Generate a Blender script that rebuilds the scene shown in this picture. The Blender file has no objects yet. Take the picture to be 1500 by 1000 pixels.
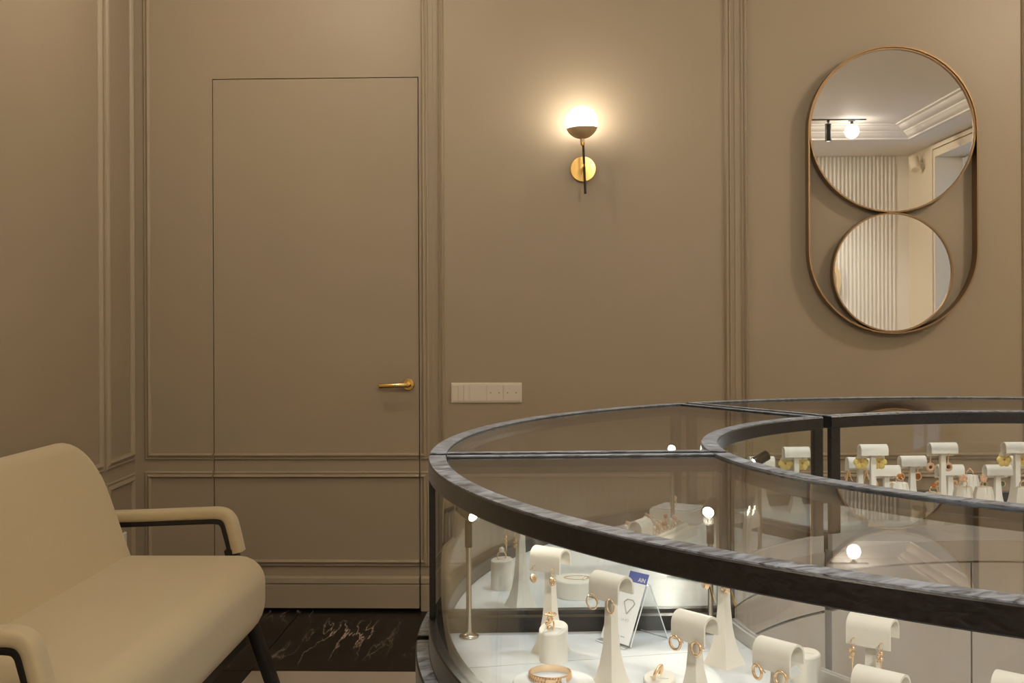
import bpy, bmesh, math, random
from mathutils import Vector, Matrix
random.seed(7)
PI = math.pi
sc = bpy.context.scene
COL = sc.collection
R = math.radians

# ------------------------------------------------------------------ camera
F_PX, YAW, ROLL, Y_H, CAM_H = 1650.0, 0.03, 0.0045, 465.0, 1.15
cam = bpy.data.cameras.new('camera')
cam.sensor_width = 36.0
cam.lens = F_PX / 1500.0 * 36.0
cam.shift_y = -(500.0 - Y_H) / 1500.0
cam.clip_start = 0.02
cam_ob = bpy.data.objects.new('camera', cam)
COL.objects.link(cam_ob)
_f = Vector((-math.sin(YAW), math.cos(YAW), 0))
_r0 = Vector((math.cos(YAW), math.sin(YAW), 0)); _u0 = Vector((0, 0, 1))
_r = _r0 * math.cos(ROLL) - _u0 * math.sin(ROLL)
_u = _r0 * math.sin(ROLL) + _u0 * math.cos(ROLL)
_m = Matrix((( _r.x, _u.x, -_f.x, 0), (_r.y, _u.y, -_f.y, 0), (_r.z, _u.z, -_f.z, CAM_H), (0, 0, 0, 1)))
cam_ob.matrix_world = _m
sc.camera = cam_ob

# ------------------------------------------------------------------ world, exposure
w = bpy.data.worlds.new('world'); sc.world = w; w.use_nodes = True
w.node_tree.nodes['Background'].inputs[0].default_value = (0.62, 0.76, 1.0, 1)
w.node_tree.nodes['Background'].inputs[1].default_value = 0.7
sc.view_settings.view_transform = 'Standard'
sc.view_settings.look = 'None'
sc.view_settings.gamma = 1.0
sc.view_settings.use_curve_mapping = False
sc.view_settings.exposure = 0.68
sc.cycles.transparent_max_bounces = 40
sc.cycles.max_bounces = 12
sc.cycles.diffuse_bounces = 5
sc.cycles.glossy_bounces = 6
sc.cycles.caustics_reflective = False
sc.cycles.caustics_refractive = False
sc.cycles.sample_clamp_indirect = 4.0

WARM2 = (1.0, 0.88, 0.74)
NEUT = (0.84, 0.94, 1.0)

def ray(x, y):
    x -= 750; y -= Y_H; c, s = math.cos(ROLL), math.sin(ROLL)
    X = (x * c - y * s) / F_PX; Z = -(x * s + y * c) / F_PX
    return Vector((X * math.cos(YAW) - math.sin(YAW), X * math.sin(YAW) + math.cos(YAW), Z))
def onz(x, y, h):
    d = ray(x, y); t = (h - CAM_H) / d.z; return Vector((d.x * t, d.y * t, h))
def ony(x, y, Y):
    d = ray(x, y); t = Y / d.y; return Vector((d.x * t, Y, CAM_H + d.z * t))

# ------------------------------------------------------------------ room dimensions
DW = 4.42            # back wall
XL, XR = -1.630, 3.487
YF = -2.16           # front (slatted) wall
ZC, ZS = 2.80, 2.684 # ceiling, soffit
ANG_L = 0.036        # the left wall is slightly out of square

# ------------------------------------------------------------------ materials
def nodes(name):
    m = bpy.data.materials.new(name); m.use_nodes = True
    nt = m.node_tree; b = nt.nodes['Principled BSDF']
    return m, nt, b
def simple(name, col, rough=0.5, metal=0.0, spec=0.5, noise=0.0, scale=40, bump=0.0, bscale=300, coat=0.0, sheen=0.0, stretch=None):
    m, nt, b = nodes(name)
    b.inputs['Base Color'].default_value = (*col, 1); b.inputs['Roughness'].default_value = rough
    b.inputs['Metallic'].default_value = metal; b.inputs['Specular IOR Level'].default_value = spec
    b.inputs['Coat Weight'].default_value = coat; b.inputs['Sheen Weight'].default_value = sheen
    tc = nt.nodes.new('ShaderNodeTexCoord'); src = tc.outputs['Object']
    if stretch:
        mp = nt.nodes.new('ShaderNodeMapping'); mp.inputs['Scale'].default_value = stretch
        nt.links.new(src, mp.inputs['Vector']); src = mp.outputs['Vector']
    if noise > 0:
        n = nt.nodes.new('ShaderNodeTexNoise'); n.inputs['Scale'].default_value = scale; n.inputs['Detail'].default_value = 4
        nt.links.new(src, n.inputs['Vector'])
        r = nt.nodes.new('ShaderNodeMapRange'); r.inputs['To Min'].default_value = 1 - noise; r.inputs['To Max'].default_value = 1 + noise
        nt.links.new(n.outputs['Fac'], r.inputs['Value'])
        mx = nt.nodes.new('ShaderNodeVectorMath'); mx.operation = 'SCALE'; mx.inputs[0].default_value = col
        nt.links.new(r.outputs[0], mx.inputs['Scale']); nt.links.new(mx.outputs[0], b.inputs['Base Color'])
    if bump > 0:
        n = nt.nodes.new('ShaderNodeTexNoise'); n.inputs['Scale'].default_value = bscale; n.inputs['Detail'].default_value = 3
        nt.links.new(src, n.inputs['Vector'])
        bp = nt.nodes.new('ShaderNodeBump'); bp.inputs['Strength'].default_value = bump; bp.inputs['Distance'].default_value = 0.002
        nt.links.new(n.outputs['Fac'], bp.inputs['Height']); nt.links.new(bp.outputs['Normal'], b.inputs['Normal'])
    return m
def emit(name, col, strength):
    m, nt, b = nodes(name)
    b.inputs['Base Color'].default_value = (*col, 1)
    b.inputs['Emission Color'].default_value = (*col, 1); b.inputs['Emission Strength'].default_value = strength
    return m
def glass_mat(name, tint, f0=0.04):
    m = bpy.data.materials.new(name); m.use_nodes = True; nt = m.node_tree; nt.nodes.clear()
    out = nt.nodes.new('ShaderNodeOutputMaterial'); mix = nt.nodes.new('ShaderNodeMixShader')
    tr = nt.nodes.new('ShaderNodeBsdfTransparent'); tr.inputs['Color'].default_value = (*tint, 1)
    gl = nt.nodes.new('ShaderNodeBsdfGlossy'); gl.inputs['Roughness'].default_value = 0.0
    lw = nt.nodes.new('ShaderNodeLayerWeight'); lw.inputs['Blend'].default_value = 0.5
    pw = nt.nodes.new('ShaderNodeMath'); pw.operation = 'POWER'; pw.inputs[1].default_value = 5.0
    ma = nt.nodes.new('ShaderNodeMath'); ma.operation = 'MULTIPLY_ADD'; ma.inputs[1].default_value = 1 - f0; ma.inputs[2].default_value = f0
    nt.links.new(lw.outputs['Facing'], pw.inputs[0]); nt.links.new(pw.outputs[0], ma.inputs[0])
    nt.links.new(ma.outputs[0], mix.inputs[0]); nt.links.new(tr.outputs[0], mix.inputs[1]); nt.links.new(gl.outputs[0], mix.inputs[2])
    nt.links.new(mix.outputs[0], out.inputs[0])
    return m
def marble_mat():
    m, nt, b = nodes('dark_marble')
    tc = nt.nodes.new('ShaderNodeTexCoord')
    mp = nt.nodes.new('ShaderNodeMapping'); mp.inputs['Rotation'].default_value = (0, 0, 0.75); mp.inputs['Scale'].default_value = (5.0, 0.9, 1.0)
    ob = nt.nodes.new('ShaderNodeObjectInfo'); ad = nt.nodes.new('ShaderNodeVectorMath'); ad.operation = 'ADD'
    nt.links.new(tc.outputs['Object'], ad.inputs[0]); nt.links.new(ob.outputs['Location'], ad.inputs[1]); nt.links.new(ad.outputs[0], mp.inputs['Vector'])
    nz = nt.nodes.new('ShaderNodeTexNoise'); nz.inputs['Scale'].default_value = 1.6; nz.inputs['Detail'].default_value = 10; nz.inputs['Roughness'].default_value = 0.56; nz.inputs['Distortion'].default_value = 0.15
    nt.links.new(mp.outputs['Vector'], nz.inputs['Vector'])
    s = nt.nodes.new('ShaderNodeMath'); s.operation = 'SUBTRACT'; s.inputs[1].default_value = 0.5; nt.links.new(nz.outputs['Fac'], s.inputs[0])
    a = nt.nodes.new('ShaderNodeMath'); a.operation = 'ABSOLUTE'; nt.links.new(s.outputs[0], a.inputs[0])
    cr = nt.nodes.new('ShaderNodeValToRGB'); cr.color_ramp.elements[0].position = 0.0; cr.color_ramp.elements[0].color = (1, 1, 1, 1)
    cr.color_ramp.elements[1].position = 0.0085; cr.color_ramp.elements[1].color = (0, 0, 0, 1); nt.links.new(a.outputs[0], cr.inputs[0])
    n2 = nt.nodes.new('ShaderNodeTexNoise'); n2.inputs['Scale'].default_value = 2.0; nt.links.new(ad.outputs[0], n2.inputs['Vector'])
    r2 = nt.nodes.new('ShaderNodeMapRange'); r2.inputs['From Min'].default_value = 0.45; r2.inputs['From Max'].default_value = 0.68; nt.links.new(n2.outputs['Fac'], r2.inputs['Value'])
    mu = nt.nodes.new('ShaderNodeMath'); mu.operation = 'MULTIPLY'; nt.links.new(cr.outputs[0], mu.inputs[0]); nt.links.new(r2.outputs[0], mu.inputs[1])
    mx = nt.nodes.new('ShaderNodeMix'); mx.data_type = 'RGBA'; mx.inputs[6].default_value = (0.010, 0.0075, 0.006, 1); mx.inputs[7].default_value = (0.60, 0.47, 0.38, 1)
    nt.links.new(mu.outputs[0], mx.inputs[0]); nt.links.new(mx.outputs[2], b.inputs['Base Color'])
    b.inputs['Roughness'].default_value = 0.30; b.inputs['Specular IOR Level'].default_value = 0.12
    return m
def wood_mat():
    m, nt, b = nodes('black_stained_wood')
    tc = nt.nodes.new('ShaderNodeTexCoord'); mp = nt.nodes.new('ShaderNodeMapping'); mp.inputs['Scale'].default_value = (9, 26, 60)
    nt.links.new(tc.outputs['Object'], mp.inputs['Vector'])
    n = nt.nodes.new('ShaderNodeTexNoise'); n.inputs['Scale'].default_value = 3.0; n.inputs['Detail'].default_value = 6; n.inputs['Distortion'].default_value = 1.2
    nt.links.new(mp.outputs['Vector'], n.inputs['Vector'])
    r = nt.nodes.new('ShaderNodeMapRange'); r.inputs['To Min'].default_value = 0.22; r.inputs['To Max'].default_value = 0.50
    nt.links.new(n.outputs['Fac'], r.inputs['Value']); nt.links.new(r.outputs[0], b.inputs['Roughness'])
    bp = nt.nodes.new('ShaderNodeBump'); bp.inputs['Strength'].default_value = 0.25; bp.inputs['Distance'].default_value = 0.001
    nt.links.new(n.outputs['Fac'], bp.inputs['Height']); nt.links.new(bp.outputs['Normal'], b.inputs['Normal'])
    cr = nt.nodes.new('ShaderNodeValToRGB'); cr.color_ramp.elements[0].position = 0.35; cr.color_ramp.elements[0].color = (0.0035, 0.0030, 0.0027, 1)
    cr.color_ramp.elements[1].position = 0.72; cr.color_ramp.elements[1].color = (0.016, 0.0155, 0.015, 1)
    nt.links.new(n.outputs['Fac'], cr.inputs[0]); nt.links.new(cr.outputs[0], b.inputs['Base Color'])
    r3 = nt.nodes.new('ShaderNodeMapRange'); r3.inputs['From Min'].default_value = 0.38; r3.inputs['From Max'].default_value = 0.66; r3.inputs['To Min'].default_value = 0.10; r3.inputs['To Max'].default_value = 0.40
    nt.links.new(n.outputs['Fac'], r3.inputs['Value']); nt.links.new(r3.outputs[0], b.inputs['Sheen Weight'])
    b.inputs['Sheen Roughness'].default_value = 0.22; b.inputs['Sheen Tint'].default_value = (0.92, 0.96, 1, 1)
    b.inputs['Specular IOR Level'].default_value = 0.5
    return m
def rim_sheen_mat():  # wood variant with the pale sheen of the rim tops put into its colour
    m = wood_mat(); m.name = 'painted_rim_sheen'; nt = m.node_tree
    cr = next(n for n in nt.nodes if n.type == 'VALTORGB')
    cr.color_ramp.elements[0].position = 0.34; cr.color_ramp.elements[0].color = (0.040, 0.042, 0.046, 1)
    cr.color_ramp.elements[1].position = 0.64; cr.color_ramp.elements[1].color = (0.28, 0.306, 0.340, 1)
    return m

M = dict(
    wall=simple('tan_wall_paint', (0.355, 0.290, 0.206), 0.45, spec=0.36, noise=0.03, scale=3, bump=0.03, bscale=500),
    ceil=simple('ceiling_paint', (0.76, 0.725, 0.68), 0.7, noise=0.01),
    cream=simple('cream_wall_paint', (0.72, 0.64, 0.50), 0.5, noise=0.02),
    slat=simple('ivory_slat', (0.74, 0.70, 0.63), 0.5, noise=0.02),
    marble=marble_mat(),
    beige=simple('beige_stone_tile', (0.40, 0.335, 0.27), 0.35, noise=0.10, scale=9),
    grout=simple('grout', (0.06, 0.05, 0.045), 0.8, noise=0.05),
    gap=simple('dark_gap', (0.01, 0.008, 0.006), 0.9, noise=0.05),
    wood=wood_mat(),
    cap=rim_sheen_mat(),
    greige=simple('greige_lacquer', (0.42, 0.375, 0.325), 0.35, noise=0.02),
    deck=simple('white_deck', (0.66, 0.675, 0.68), 0.4, noise=0.02, scale=15),
    curb=simple('ivory_curb', (0.55, 0.53, 0.50), 0.4, noise=0.02),
    glass=glass_mat('clear_glass', (0.985, 0.99, 0.985)),
    acryl=glass_mat('clear_acrylic', (0.93, 0.94, 0.94), 0.06),
    edge=simple('acrylic_edge_glint', (0.80, 0.82, 0.83), 0.15, noise=0.02),  # pale colour standing in for light caught in the acrylic edges
    mirror=simple('mirror_silver', (0.88, 0.88, 0.87), 0.01, metal=1.0),
    brass=simple('brushed_brass', (0.78, 0.60, 0.36), 0.45, metal=0.5, noise=0.05, scale=30),
    brassp=simple('polished_brass', (0.80, 0.54, 0.19), 0.16, metal=1.0, noise=0.03, scale=30),
    bronze=simple('bronze_frame', (0.36, 0.235, 0.125), 0.32, metal=1.0, noise=0.05, scale=20),
    gold=simple('rose_gold', (0.98, 0.72, 0.47), 0.22, metal=0.85, noise=0.03, scale=60),
    chrome=simple('satin_nickel', (0.50, 0.45, 0.37), 0.25, metal=1.0, noise=0.03, scale=60),
    black=simple('black_metal', (0.006, 0.005, 0.0045), 0.45, noise=0.05, scale=50),
    blackrod=simple('dark_rod', (0.03, 0.02, 0.012), 0.3, metal=0.6, noise=0.05, scale=50),
    sofa=simple('cream_fabric', (0.53, 0.44, 0.275), 0.9, spec=0.15, noise=0.06, scale=260, bump=0.35, bscale=900, sheen=0.25),
    cream_leather=simple('cream_leatherette', (0.78, 0.735, 0.65), 0.6, spec=0.3, noise=0.03, scale=120, bump=0.15, bscale=700),
    plate=simple('ivory_plastic', (0.72, 0.65, 0.56), 0.35, noise=0.01),
    plate_d=simple('socket_shadow', (0.10, 0.08, 0.06), 0.5, noise=0.02),
    white=simple('white_card', (0.78, 0.78, 0.78), 0.5, noise=0.01),
    blue=simple('blue_card', (0.055, 0.085, 0.33), 0.45, noise=0.01),
    ink=simple('grey_ink', (0.42, 0.41, 0.40), 0.6, noise=0.01),
    amber=simple('amber_stone', (0.55, 0.16, 0.02), 0.1, noise=0.2, scale=200),
    green=simple('green_stone', (0.05, 0.16, 0.06), 0.1, noise=0.2, scale=200),
    yellow=simple('yellow_enamel', (0.75, 0.58, 0.18), 0.3, noise=0.05, scale=100),
    pearl=simple('pearl', (0.80, 0.76, 0.68), 0.15, noise=0.02),
    dark=simple('dark_stone', (0.06, 0.035, 0.025), 0.1, noise=0.1, scale=200),
    peach=simple('peach_enamel', (0.80, 0.50, 0.33), 0.35, noise=0.05, scale=100),
    globe=emit('opal_globe_lit', (1.0, 0.90, 0.76), 14.0),
    globe_c=emit('opal_globe_lit_soft', (1.0, 0.90, 0.76), 16.0),
    lens=emit('lamp_lens_lit', (1.0, 0.92, 0.70), 40.0),
    halo=emit('led_strip_lit', (1.0, 0.85, 0.62), 3.0),
    daylight=simple('window_reveal', (0.55, 0.57, 0.60), 0.6, noise=0.02),
)

# ------------------------------------------------------------------ mesh builder
class MB:
    def __init__(s): s.v = []; s.f = []
    def add(s, vs, fs):
        o = len(s.v); s.v += [tuple(v) for v in vs]; s.f += [tuple(i + o for i in f) for f in fs]; return s
    def box(s, x0, x1, y0, y1, z0, z1):
        return s.add([(x0,y0,z0),(x1,y0,z0),(x1,y1,z0),(x0,y1,z0),(x0,y0,z1),(x1,y0,z1),(x1,y1,z1),(x0,y1,z1)],
                     [(0,3,2,1),(4,5,6,7),(0,1,5,4),(1,2,6,5),(2,3,7,6),(3,0,4,7)])
    def lathe(s, prof, n=24, mat=None, cap=True):
        vs = []; fs = []
        for r, z in prof:
            for k in range(n):
                a = 2*PI*k/n; vs.append((r*math.cos(a), r*math.sin(a), z))
        for i in range(len(prof)-1):
            for k in range(n):
                k2 = (k+1) % n; fs.append((i*n+k, i*n+k2, (i+1)*n+k2, (i+1)*n+k))
        if cap: fs.append(tuple(range(n))[::-1]); fs.append(tuple((len(prof)-1)*n+k for k in range(n)))
        if mat is not None: vs = [mat @ Vector(v) for v in vs]
        return s.add(vs, fs)
    def tube(s, pts, r, n=8, closed=False, sect=None):
        pts = [Vector(p) for p in pts]; N = len(pts); vs = []; fs = []
        rad = r if isinstance(r, (list, tuple)) else [r]*N
        up = None
        for i, p in enumerate(pts):
            if closed: t = pts[(i+1) % N] - pts[i-1]
            else: t = pts[min(i+1, N-1)] - pts[max(i-1, 0)]
            t.normalize()
            if up is None:
                up = Vector((0,0,1)) if abs(t.z) < 0.9 else Vector((0,1,0))
            a = t.cross(up); a.normalize(); b = a.cross(t); b.normalize(); up = b
            for k in range(n if sect is None else len(sect)):
                if sect is None:
                    th = 2*PI*k/n; c, d = math.cos(th)*rad[i], math.sin(th)*rad[i]
                else: c, d = sect[k]
                vs.append(p + a*c + b*d)
        m = n if sect is None else len(sect)
        for i in range(N if closed else N-1):
            j = (i+1) % N
            for k in range(m):
                k2 = (k+1) % m; fs.append((i*m+k, i*m+k2, j*m+k2, j*m+k))
        if not closed:
            fs.append(tuple(range(m))[::-1]); fs.append(tuple((N-1)*m+k for k in range(m)))
        return s.add(vs, fs)
    def prism(s, loop, y0, y1):      # loop in x,z extruded along y
        n = len(loop)
        vs = [(x, y0, z) for x, z in loop] + [(x, y1, z) for x, z in loop]
        fs = [tuple(range(n)), tuple(range(n, 2*n))[::-1]]
        for k in range(n):
            k2 = (k+1) % n; fs.append((k, n+k, n+k2, k2))
        return s.add(vs, fs)
    def strip(s, outer, inner):      # closed band between rings of equal length -> list of rings
        return s
    def loft(s, rings, cap=True):
        m = len(rings[0]); vs = [v for r in rings for v in r]; fs = []
        for i in range(len(rings)-1):
            for k in range(m):
                k2 = (k+1) % m; fs.append((i*m+k, i*m+k2, (i+1)*m+k2, (i+1)*m+k))
        if cap:
            fs.append(tuple(range(m))[::-1]); fs.append(tuple((len(rings)-1)*m+k for k in range(m)))
        return s.add(vs, fs)
    def sphere(s, r, c=(0,0,0), n=16, h=10, sx=1, sy=1, sz=1):
        prof = [(max(1e-5, r*math.sin(PI*i/h)), -r*math.cos(PI*i/h)) for i in range(h+1)]
        return s.lathe(prof, n, Matrix.Translation(c) @ Matrix.Diagonal((sx, sy, sz, 1)))
    def torus(s, r, t, c=(0,0,0), axis='y', n=20, m=8):
        pts = []
        for k in range(n):
            a = 2*PI*k/n
            if axis == 'y': pts.append((c[0]+r*math.cos(a), c[1], c[2]+r*math.sin(a)))
            elif axis == 'z': pts.append((c[0]+r*math.cos(a), c[1]+r*math.sin(a), c[2]))
            else: pts.append((c[0], c[1]+r*math.cos(a), c[2]+r*math.sin(a)))
        return s.tube(pts, t, m, closed=True)
    def xf(s, mat): s.v = [tuple(mat @ Vector(v)) for v in s.v]; return s
    def mesh(s, name, mat, smooth=38):
        me = bpy.data.meshes.new(name); me.from_pydata(s.v, [], s.f); me.validate()
        bm = bmesh.new(); bm.from_mesh(me); bmesh.ops.recalc_face_normals(bm, faces=bm.faces); bm.to_mesh(me); bm.free()
        me.materials.append(mat)
        if smooth:
            me.polygons.foreach_set('use_smooth', [True]*len(me.polygons)); me.set_sharp_from_angle(angle=R(smooth))
        return me
def link(name, me, parent=None, loc=(0,0,0), rot=(0,0,0)):
    o = bpy.data.objects.new(name, me); COL.objects.link(o); o.location = loc; o.rotation_euler = rot
    if parent is not None: o.parent = parent
    return o
def part(name, mb, mat, parent, smooth=38, label=None, loc=(0,0,0), rot=(0,0,0)):
    o = link(name, mb.mesh(name, M[mat], smooth), parent, loc, rot)
    if label: o['label'] = label
    return o
def tag(o, label, cat, group=None):
    o['label'] = label; o['category'] = cat
    if group: o['group'] = group
    return o
def thing(name, label, cat, loc=(0,0,0), rz=0.0, group=None):
    o = bpy.data.objects.new(name, None); COL.objects.link(o); o.empty_display_size = 0.05
    o.location = loc; o.rotation_euler = (0, 0, rz); return tag(o, label, cat, group)
def struct(name, mb, mat, smooth=38, parent=None, label=None):
    o = link(name, mb.mesh(name, M[mat], smooth), parent)
    if parent is None: o['kind'] = 'structure'
    if label: o['label'] = label
    return o
def copy_tree(o, parent=None):
    c = o.copy(); COL.objects.link(c); c.parent = parent
    for ch in o.children: copy_tree(ch, c)
    return c
def spot_light(name, parent, loc, target, energy, size=60, blend=1.0, col=WARM2, rad=0.02):
    l = bpy.data.lights.new(name, 'SPOT'); l.energy = energy; l.spot_size = R(size); l.spot_blend = blend; l.color = col; l.shadow_soft_size = rad
    o = bpy.data.objects.new(name, l); COL.objects.link(o); o.location = loc
    o.rotation_euler = (Vector(target) - Vector(loc)).to_track_quat('-Z', 'Y').to_euler()
    if parent is not None: o.parent = parent
    return o
def aim(d):     # rotation taking local -Z... to d as a matrix with +Z along d
    return Vector(d).to_track_quat('Z', 'Y').to_matrix().to_4x4()

# ------------------------------------------------------------------ the setting
fl = struct('floor', MB().box(XL-0.2, XR+0.2, YF-0.2, DW+0.2, -0.12, -0.006), 'grout')
bx, by = -0.968, 3.655         # inner corner of the dark marble border
def tile(name, x0, x1, y0, y1, mat):
    g = 0.0012; cx, cy = (x0+x1)/2, (y0+y1)/2; hx, hy = (x1-x0)/2-g, (y1-y0)/2-g; e = 0.001
    rings = [[(-hx,-hy,-0.012),(hx,-hy,-0.012),(hx,hy,-0.012),(-hx,hy,-0.012)],
             [(-hx,-hy,-e),(hx,-hy,-e),(hx,hy,-e),(-hx,hy,-e)],
             [(-hx+e,-hy+e,0),(hx-e,-hy+e,0),(hx-e,hy-e,0),(-hx+e,hy-e,0)]]
    return part(name, MB().loft(rings), mat, fl, smooth=0, loc=(cx, cy, 0))
xs = [bx, -0.05, 0.85, 1.75, 2.65, XR]
for i in range(5): tile('marble_tile', xs[i], xs[i+1], by, DW, 'marble')
tile('marble_tile', XL-0.02, bx, by, DW, 'marble')
ys = [by, 2.75, 1.85, 0.95, 0.05, -0.85, YF]
for i in range(6): tile('marble_tile', XL-0.02, bx, ys[i+1], ys[i], 'marble')
nx, ny = 6, 8
for i in range(nx):
    for j in range(ny):
        tile('beige_tile', bx+(XR-bx)*i/nx, bx+(XR-bx)*(i+1)/nx, YF+(by-YF)*j/ny, YF+(by-YF)*(j+1)/ny, 'beige')

# ceiling with lower soffit and stepped cornice
struct('ceiling', MB().box(XL-0.3, XR+0.2, YF-0.2, DW+0.2, ZC, ZC+0.1), 'ceil')
SX1, SY1 = 3.19, YF+1.0
struct('trim_1', MB().box(XL-0.3, XR, YF, SY1, ZS, ZC-0.001).box(SX1, XR, SY1+0.0005, DW-0.001, ZS, ZC-0.001), 'ceil', label='lowered ceiling border along the slatted wall')
cp = [(0.0, ZS+0.001), (0.028, ZS+0.001), (0.028, ZS+0.014), (0.036, ZS+0.016), (0.060, ZS+0.040), (0.085, ZS+0.055), (0.088, ZS+0.064), (0.110, ZS+0.068), (0.150, ZS+0.092), (0.154, ZS+0.100), (0.185, ZS+0.103), (0.185, ZC-0.001), (0.0, ZC-0.001)]
cm = MB().loft([[(XL-0.25, SY1+0.001+o, z) for o, z in cp], [(SX1-0.001-o, SY1+0.001+o, z) for o, z in cp], [(SX1-0.001-o, DW-0.002, z) for o, z in cp]])
struct('trim_2', cm, 'ceil', label='stepped white ceiling cornice')

# walls --------------------------------------------------------------
DX0, DX1, DZ = -1.316, -0.497, 2.099
wb = MB().box(XL-0.3, DX0, DW, DW+0.1, 0, ZC).box(DX1, XR+0.1, DW, DW+0.1, 0, ZC).box(DX0, DX1, DW, DW+0.1, DZ, ZC).box(DX0-0.02, DX1+0.02, DW+0.1, DW+0.13, 0, DZ+0.02)
wall_back = struct('wall_back', wb, 'wall', 0)
PROF = [(0, 0), (0, .0055), (.20, .0085), (.30, .0050), (.42, .0050), (.52, .0110), (.74, .0140), (.92, .0085), (1, .0030), (1, 0)]
def moulding(path, width, P, closed=False):
    """sweep PROF along a 2-D path (s,z) with mitred corners; the profile runs to the path's left"""
    n = len(path); rings = []
    pts = [Vector(p) for p in path]
    for i in range(n):
        ds = []
        if closed or i > 0: ds.append((pts[i] - pts[i-1]).normalized())
        if closed or i < n-1: ds.append((pts[(i+1) % n] - pts[i]).normalized())
        nn = [Vector((-d.y, d.x)) for d in ds]
        if len(nn) == 2:
            b = (nn[0] + nn[1]); b = b / b.dot(nn[0])
        else: b = nn[0]
        rings.append([P(*(pts[i] + b * (t * width)), h) for t, h in PROF])
    if closed:
        rings.append(rings[0])
    return MB().loft(rings, cap=not closed)
def PB(s, z, h): return (s, DW - h, z)
MW = 0.026
Z1, Z2, Z3 = 0.593, 0.547, 0.173
ZT = 2.60
gp = 0.0035
part('panel_moulding', moulding([(DX0-gp, Z1), (-1.591, Z1), (-1.591, ZT), (-0.461, ZT), (-0.461, Z1), (DX1+gp, Z1)][::-1], MW, PB), 'wall', wall_back, 20)
part('panel_moulding', moulding([(DX0-gp, Z3), (-1.591, Z3), (-1.591, Z2), (DX0-gp, Z2)][::-1], MW, PB), 'wall', wall_back, 20)
part('panel_moulding', moulding([(DX1+gp, Z2), (-0.461, Z2), (-0.461, Z3), (DX1+gp, Z3)][::-1], MW, PB), 'wall', wall_back, 20)
for s0, s1 in ((-0.424, 0.724), (0.765, 1.870), (1.911, 2.66), (2.70, 3.44)):
    part('panel_moulding', moulding([(s0, Z1), (s1, Z1), (s1, ZT), (s0, ZT)], MW, PB, True), 'wall', wall_back, 20)
    part('panel_moulding', moulding([(s0, Z3), (s1, Z3), (s1, Z2), (s0, Z2)], MW, PB, True), 'wall', wall_back, 20)
for s in (-0.4445, 0.7425, 1.89, 2.68):      # vertical seams between the wall panels
    part('seam_bead', MB().box(s-0.0035, s+0.0035, DW-0.0035, DW+0.001, 0.14, ZT), 'wall', wall_back, 0)
def baseboard(name, s0, s1, P, parent=None):
    prof = [(0, 0), (0.016, 0), (0.016, 0.100), (0.014, 0.103), (0.014, 0.106), (0.019, 0.110), (0.017, 0.128), (0.006, 0.135), (0, 0.135)]
    rings = [[P(s, z, h) for h, z in prof] for s in (s0, s1)]
    mb = MB().loft(rings)
    return struct(name, mb, 'wall', 25) if parent is None else part(name, mb, 'wall', parent, 25)
bb = MB()
for s0, s1 in ((-1.628, DX0-gp), (DX1+gp, XR)):
    prof = [(0, 0), (0.016, 0), (0.016, 0.100), (0.014, 0.103), (0.014, 0.106), (0.019, 0.110), (0.017, 0.128), (0.006, 0.135), (0, 0.135)]
    bb.loft([[PB(s, z, h) for h, z in prof] for s in (s0, s1)])
struct('baseboard_back', bb, 'wall', 25)

# concealed door
door = struct('door_1', MB().box(DX0+gp, DX1-gp, DW, DW+0.042, 0.012, DZ-gp), 'wall', 0)
for path in ([(DX1-gp, Z1), (DX0+gp, Z1)][::-1], [(DX1-gp, Z2), (DX0+gp, Z2)], [(DX1-gp, Z3), (DX0+gp, Z3)][::-1]):
    part('rail_moulding', moulding(path, MW, PB), 'wall', door, 20)
prof = [(0, 0.012), (0.016, 0.012), (0.016, 0.100), (0.014, 0.103), (0.014, 0.106), (0.019, 0.110), (0.017, 0.128), (0.006, 0.135), (0, 0.135)]
part('kick_board', MB().loft([[PB(s, z, h) for h, z in prof] for s in (DX0+gp, DX1-gp)]), 'wall', door, 25)
part('door_rebate', MB().box(DX0+0.0005, DX1-0.0005, DW+0.05, DW+0.09, 0.0005, DZ-0.0005), 'gap', door, 0)
hx, hz = -0.541, 0.889
MR = Matrix.Translation((hx, DW, hz)) @ Matrix.Rotation(R(90), 4, 'X')
hd = part('door_handle', MB().lathe([(0.024, 0), (0.0245, 0.003), (0.024, 0.007), (0.021, 0.010), (0.012, 0.011), (0.010, 0.016), (0.010, 0.040), (0.0095, 0.052), (0.006, 0.055)], 28, MR), 'brassp', door, 30, 'polished brass lever handle')
pts = [(hx, DW-0.046, hz), (hx-0.02, DW-0.049, hz), (hx-0.05, DW-0.050, hz-0.001), (hx-0.085, DW-0.049, hz-0.003), (hx-0.108, DW-0.047, hz-0.004), (hx-0.112, DW-0.046, hz-0.004)]
part('lever', MB().tube(pts, [0.0105, 0.0105, 0.0098, 0.0098, 0.0098, 0.005], 14), 'brassp', hd, 40)

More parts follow.
